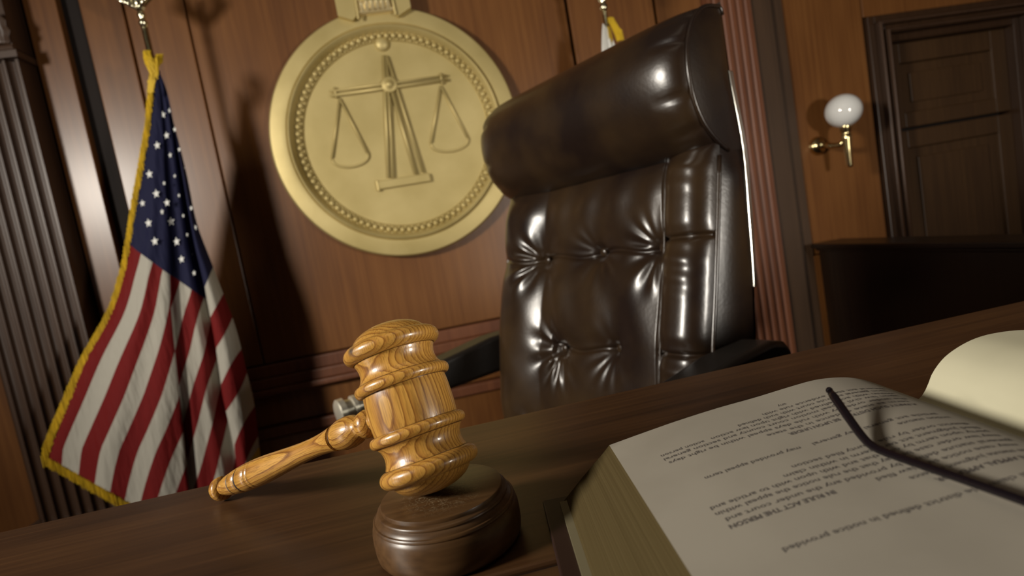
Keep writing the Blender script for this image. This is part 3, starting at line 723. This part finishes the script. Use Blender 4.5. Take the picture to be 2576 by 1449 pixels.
# ------------------------------------------------------------------ the national flag
FY = 2.30
fg = empty('flag_on_pole', (-.80, FY + .06, 0)); tag(fg, 'red white and blue striped flag with gold fringe draped on a pole', 'flag')
FO = Vector((-.80, FY + .06, 0))
def z1(x, y): return (x / 2.196, y / 2.196)
def z2(x, y): return (60 + x / 2.013, 600 + y / 2.013)
LB = [(384, 168), (378, 228), (369, 319), (357, 392), (346, 455), (330, 546), (318, 625), z2(500, 150), z2(430, 370), z2(300, 600), z2(200, 830), z2(105, 1060), (111, 1146)]
F1 = [(392, 172), (402, 230), (410, 330), (415, 450), (422, 560), z2(740, 190), z2(745, 350), z2(768, 600), z2(800, 900), z2(825, 1160), (478, 1260), (486, 1352)]
F2 = [(398, 172), (420, 230), (440, 330), (455, 420), (472, 520), (490, 620), z2(915, 240), z2(948, 420), z2(985, 600), z2(1003, 780), z2(1030, 900), z2(1070, 1060), (606, 1212), (622, 1400)]
RB = [(402, 176), (412, 225), (440, 320), (470, 440), (495, 560), (530, 655), z2(1010, 280), z2(1056, 400), z2(1092, 520), z2(1130, 680), z2(1160, 800), z2(1180, 930), z2(1192, 1060)]
def curve(tab):
    t = [(p[1], p[0]) for p in tab]
    return lambda y: smooth_interp(y, t)
cL, c1, c2, cR = curve(LB), curve(F1), curve(F2), curve(RB)
def yz(v): return 600 + v / 2.013
tF1 = [(yz(-900), -1.0), (yz(0), 2.7), (yz(190), 3.75), (yz(350), 4.15), (yz(570), 5), (yz(795), 6), (yz(980), 7), (yz(1145), 8), (yz(1320), 9), (yz(1600), 10.5)]
tP2a = [(yz(-900), 0), (yz(190), 4.1), (yz(350), 5), (yz(570), 6), (yz(750), 7), (yz(940), 8), (yz(1130), 9), (yz(1320), 10), (yz(1600), 11.5)]
tP2b = [(yz(-900), 1), (yz(300), 7.2), (yz(450), 8.2), (yz(600), 9.05), (yz(750), 10), (yz(900), 10.9), (yz(1060), 11.9), (yz(1320), 13), (yz(1700), 14.5)]
tP3a = [(yz(-900), 1), (yz(240), 7.0), (yz(400), 8), (yz(550), 9), (yz(740), 10), (yz(875), 11), (yz(1045), 12), (yz(1300), 13.4)]
tP3b = [(yz(-900), 2), (yz(130), 7.0), (yz(280), 8), (yz(400), 9), (yz(560), 10), (yz(680), 11), (yz(850), 12), (yz(1000), 13), (yz(1150), 14)]
can12 = [(300, 598), (323, 612), (346, 632), (428, 692), (442, 700), (490, 734), (514, 749), (560, 775)]
can3 = [(505, 745), (517, 717), (539, 665), (550, 640)]
cols = []; NR = 70
def panel(cA, cB, yA0, yA1, yB0, yB1, tA, tB, can, dep, n, warp=None):
    for i in range(n + 1):
        a = i / n; col = []
        for j in range(NR + 1):
            v = j / NR
            ya = yA0 + (yA1 - yA0) * v; yb = yB0 + (yB1 - yB0) * v
            y = ya * (1 - a) + yb * a
            xl, xr = cA(y if y < yA1 else yA1), cB(min(y, yB1))
            if cA is cL and y > yA1: xl = cL(yA1) 
            x = xl * (1 - a) + xr * a
            aa = warp(a, v) if warp else a
            t = interp(y, tA) * (1 - aa) + interp(y, tB) * aa
            yc = interp(x, can)
            P = at(x, y, FY + dep(a, v))
            col.append((P, (min(.99, max(.01, .5 + (y - yc) / 2500)), t / 20 + .0), x, y))
        cols.append(col)
t0 = [(0, 0), (2000, 0)]
K = lambda v: min(1, v * 1.6 + .05)
panel(cL, c1, 168, 1146, 172, 1352, t0, tF1, can12, lambda a, v: K(v) * (-.02 - .045 * sin(pi * a * .9) + .010 * sin(a * 17 + v * 4) * v - .02 * a), 34, lambda a, v: a - .07 * sin(pi * a) * max(0, 1 - v * 1.05))
panel(c1, c2, 176, 1352, 176, 1400, tP2a, tP2b, can12, lambda a, v: K(v) * (.005 - .030 * sin(pi * a) + .045 * a * a + .006 * sin(a * 14 + 2)), 18)
panel(c2, cR, 176, 1212, 178, 1127, tP3a, tP3b, can3, lambda a, v: K(v) * (-.075 + .02 * (a * 2 - .8) ** 2 + .07 * a * a), 14)
nv = NR + 1
V_ = [c[0] - FO for col in cols for c in col]; UVs = [c[1] for col in cols for c in col]
Fq = []
brk = {34 + 1 - 1, 34 + 1 + 18 + 1 - 1}
for i in range(len(cols) - 1):
    for j in range(NR): Fq.append((i * nv + j, (i + 1) * nv + j, (i + 1) * nv + j + 1, i * nv + j + 1))
me = bpy.data.meshes.new('flag_cloth'); 
nbase = len(V_); nfb = len(Fq); sv = []; sf = []
STARS = [(937, 610, 20), (900, 635, 25), (965, 715, 19), (920, 748, 25), (868, 803, 28), (990, 826, 18), (940, 857, 20), (893, 905, 9), (825, 962, 30), (1013, 933, 20), (965, 972, 15), (906, 1012, 16), (1035, 1045, 18), (863, 1070, 30), (988, 1080, 14), (787, 1123, 24), (922, 1120, 26), (895, 1170, 20), (1056, 1150, 18), (820, 1232, 30), (1012, 1192, 14), (945, 1224, 30), (1078, 1258, 20), (1033, 1297, 15), (855, 1333, 30), (975, 1335, 30), (1100, 1360, 22), (1055, 1408, 15), (1003, 1432, 27)]
ST = [(x / 2.196, y / 2.196, s / 4.0) for x, y, s in STARS] + [(60 + 848 / 2.013, 600 + 82 / 2.013, 4.5), (60 + 862 / 2.013, 600 + 175 / 2.013, 5)]
def cloth_depth(x, y):
    best = None
    for col in cols:
        for c in col[:50:2]:
            d = (c[2] - x) ** 2 + (c[3] - y) ** 2
            if best is None or d < best[0]: best = (d, c[0].y)
    return best[1]
for sx, sy, sr in ST:
    yy = cloth_depth(sx, sy) - .006; base = nbase + len(sv); nar = .8 if sr > 5.5 else .62
    c = at(sx, sy, yy) - FO; sv.append(c)
    for k in range(10):
        r_ = sr * (1.6 if k % 2 == 0 else .66); a = pi / 2 + pi * k / 5 + .17
        sv.append(at(sx + r_ * cos(a) * nar, sy - r_ * sin(a), yy) - FO)
    for k in range(10): sf.append((base, base + 1 + k, base + 1 + (k + 1) % 10))
me.from_pydata([tuple(v) for v in V_ + sv], [], Fq + sf); me.update()
uvl = me.uv_layers.new(name='UVMap')
for p in me.polygons:
    for li in p.loop_indices:
        vi = me.loops[li].vertex_index
        uvl.data[li].uv = UVs[vi] if vi < nbase else (0, 0)
cl = link('flag_cloth', me, [FLAGM, STARW], fg, True)
for k in range(nfb, len(Fq) + len(sf)): me.polygons[k].material_index = 1
# fringe strands hang straight down from the free edges
def strands(path, step, length, rr, m, dy=-.012):
    P = [Vector(p) for p in path]; acc = 0
    for a, b in zip(P, P[1:]):
        L = (b - a).length; k = max(1, int(L / step))
        for i in range(k):
            p = a.lerp(b, (i + random.random() * .6) / k) + Vector((random.uniform(-.002, .002), dy + random.uniform(-.004, .004), .003))
            l_ = length * random.uniform(.85, 1.1); x = random.uniform(-.004, .004)
            m.add([p + Vector((-rr, 0, 0)), p + Vector((rr, 0, 0)), p + Vector((0, -rr, 0)), p + Vector((x - rr, 0, -l_)), p + Vector((x + rr, 0, -l_)), p + Vector((x, -rr, -l_))], [(0, 1, 4, 3), (1, 2, 5, 4), (2, 0, 3, 5), (3, 4, 5), (0, 2, 1)])
fm = MB()
left = [cols[0][j][0] - FO for j in range(0, NR + 1, 2)]
strands(left, .0020, .048, .0018, fm)
bottom = [cols[i][NR][0] - FO for i in range(0, 35)]
strands(bottom, .0016, .040, .0016, fm, -.004)
bott3 = [cols[i][NR][0] - FO for i in range(54, len(cols))]
strands(bott3, .0016, .040, .0016, fm, -.004)
# bunched fringe knot at the top
for k in range(260):
    a = random.random(); s_ = random.choice((0, 1))
    p0 = at(367 + random.uniform(-7, 12), 130 + random.uniform(-4, 14), FY - .05) if s_ == 0 else at(402 + random.uniform(-9, 8), 138 + random.uniform(-2, 20), FY - .04)
    p1 = at(388 + random.uniform(-8, 10), 172 + random.uniform(-8, 28), FY - .06 + random.uniform(-.01, .01))
    fm.tube([p0 - FO, (p0.lerp(p1, .5) - FO) + Vector((0, -.012, .002)), p1 - FO], .0022, 4)
for k in range(120):
    p0 = at(390 + random.uniform(-8, 8), 180 + random.uniform(-5, 10), FY - .055); p1 = at(378 + random.uniform(-7, 7), 205 + random.uniform(0, 30), FY - .05)
    fm.tube([p0 - FO, p1 - FO], .002, 4)
fm.build('gold_fringe', FRINGE, fg)
# pole and eagle
PX = at(375, 120, FY + .07); px_, = (PX.x,)
ptop = at(370, 62, FY + .07)
m = MB().lathe([(.011, .03), (.011, ptop.z)], 20, (0, 0, 0)); po = m.build('pole', SILVER, fg, smooth=True, loc=(PX.x + .80, .01, 0))
m = MB().lathe([(0, 0), (.15, 0), (.155, .012), (.14, .025), (.06, .05), (.025, .09), (.018, .10), (0, .10)], 40, (0, 0, 0)); m.build('stand_base', BRASS, fg, smooth=True, loc=(PX.x + .80, .01, 0))
zt = ptop.z
m = MB().lathe([(.011, -.01), (.013, 0), (.0155, .004), (.0155, .010), (.011, .014), (.009, .022), (.0125, .028), (.0145, .035), (.0125, .042), (.009, .047), (.010, .060)], 24, (0, 0, zt)); 
m.build('finial_collar', SILVER, fg, smooth=True, loc=(PX.x + .80, .01, 0))
ea = MB()
ea.ball((0, 0, .122), .028, 16, 12, sc=(.8, .75, 1.6))
for i in range(7): ea.tube([(-.012 + .004 * i, -.012, .11), (-.015 + .005 * i, -.018, .088)], [.006, .0035], 8)
ea.ball((0, -.012, .175), .016, 12, 8); ea.tube([(0, -.026, .176), (0, -.038, .172), (0, -.042, .163)], [.006, .005, .001], 8)
for sgn in (-1, 1):
    for r_ in range(3):
        for i in range(9 - r_):
            a = radians(36 + i * 5 + r_ * 3); L = (.13 - r_ * .033) * (1 - .25 * (i / 9))
            x0, z0 = sgn * (.008 + .003 * i), .088 + .006 * i
            ea.tube([(x0, -.004 - .007 * r_, z0), (x0 + sgn * L * .5 * cos(a), -.010 - .007 * r_, z0 + L * .5 * sin(a) + .004), (x0 + sgn * L * cos(a), .006 - .007 * r_, z0 + L * sin(a))], [.006, .0075, .003], 8, flat=.6)
for v in range(len(ea.v)): ea.v[v] = (ea.v[v][0], ea.v[v][1], ea.v[v][2] + zt - .034)
ea.build('eagle_finial', SILVER, fg, smooth=True, loc=(PX.x + .80, .01, 0))

# ------------------------------------------------------------------ second flag, behind the chair
Q = at(1522, 40, FY)
f2 = empty('flag_on_pole', (Q.x, FY, 0)); tag(f2, 'white flag with gold fringe on a pole, almost hidden behind the leather chair', 'flag')
z9 = at(1521, 22, FY).z
MB().lathe([(.010, .03), (.010, z9)], 18).build('pole', SILVER, f2, smooth=True)
MB().lathe([(.010, -.01), (.016, 0), (.017, .012), (.010, .02), (.018, .032), (.020, .042), (.012, .055), (.010, .07), (.022, .085), (.028, .11), (.020, .14), (.004, .18), (0, .19)], 20, (0, 0, z9)).build('finial', SILVER, f2, smooth=True)
MB().lathe([(0, 0), (.15, 0), (.155, .012), (.14, .025), (.06, .05), (.025, .09), (.018, .10), (0, .10)], 40).build('stand_base', BRASS, f2, smooth=True)
zc = at(1520, 62, FY).z
def wf(a, b):
    th = -1.5 + 3.4 * a; R = .012 + .17 * b ** .8; rp = 1 + .22 * sin(a * 30)
    return (R * rp * sin(th) * .8 - .012 * (1 - b), -.02 - R * rp * cos(th) * .5, zc - .0 - 1.15 * b - .04 * a)
w = MB().grid(wf, 60, 40); cw = w.build('flag_cloth', WHITECLOTH, f2, smooth=True)
fm = MB()
strands([wf(1, k / 30) for k in range(31)], .0022, .04, .0016, fm, -.008)
strands([wf(.55 + .45 * k / 10, .0) for k in range(11)], .0012, .045, .0014, fm, -.012)
for k in range(160):
    p0 = Vector((.004 + random.uniform(-.010, .016), -.035, zc + .008 + random.uniform(-.012, .006))); p1 = Vector((.030 + random.uniform(-.014, .014), -.045, zc - .055 + random.uniform(-.03, .01)))
    fm.tube([p0, p1], .002, 4)
strands([wf(k / 30, 1) for k in range(31)], .0016, .04, .0016, fm, -.004)
fm.build('gold_fringe', FRINGE, f2)
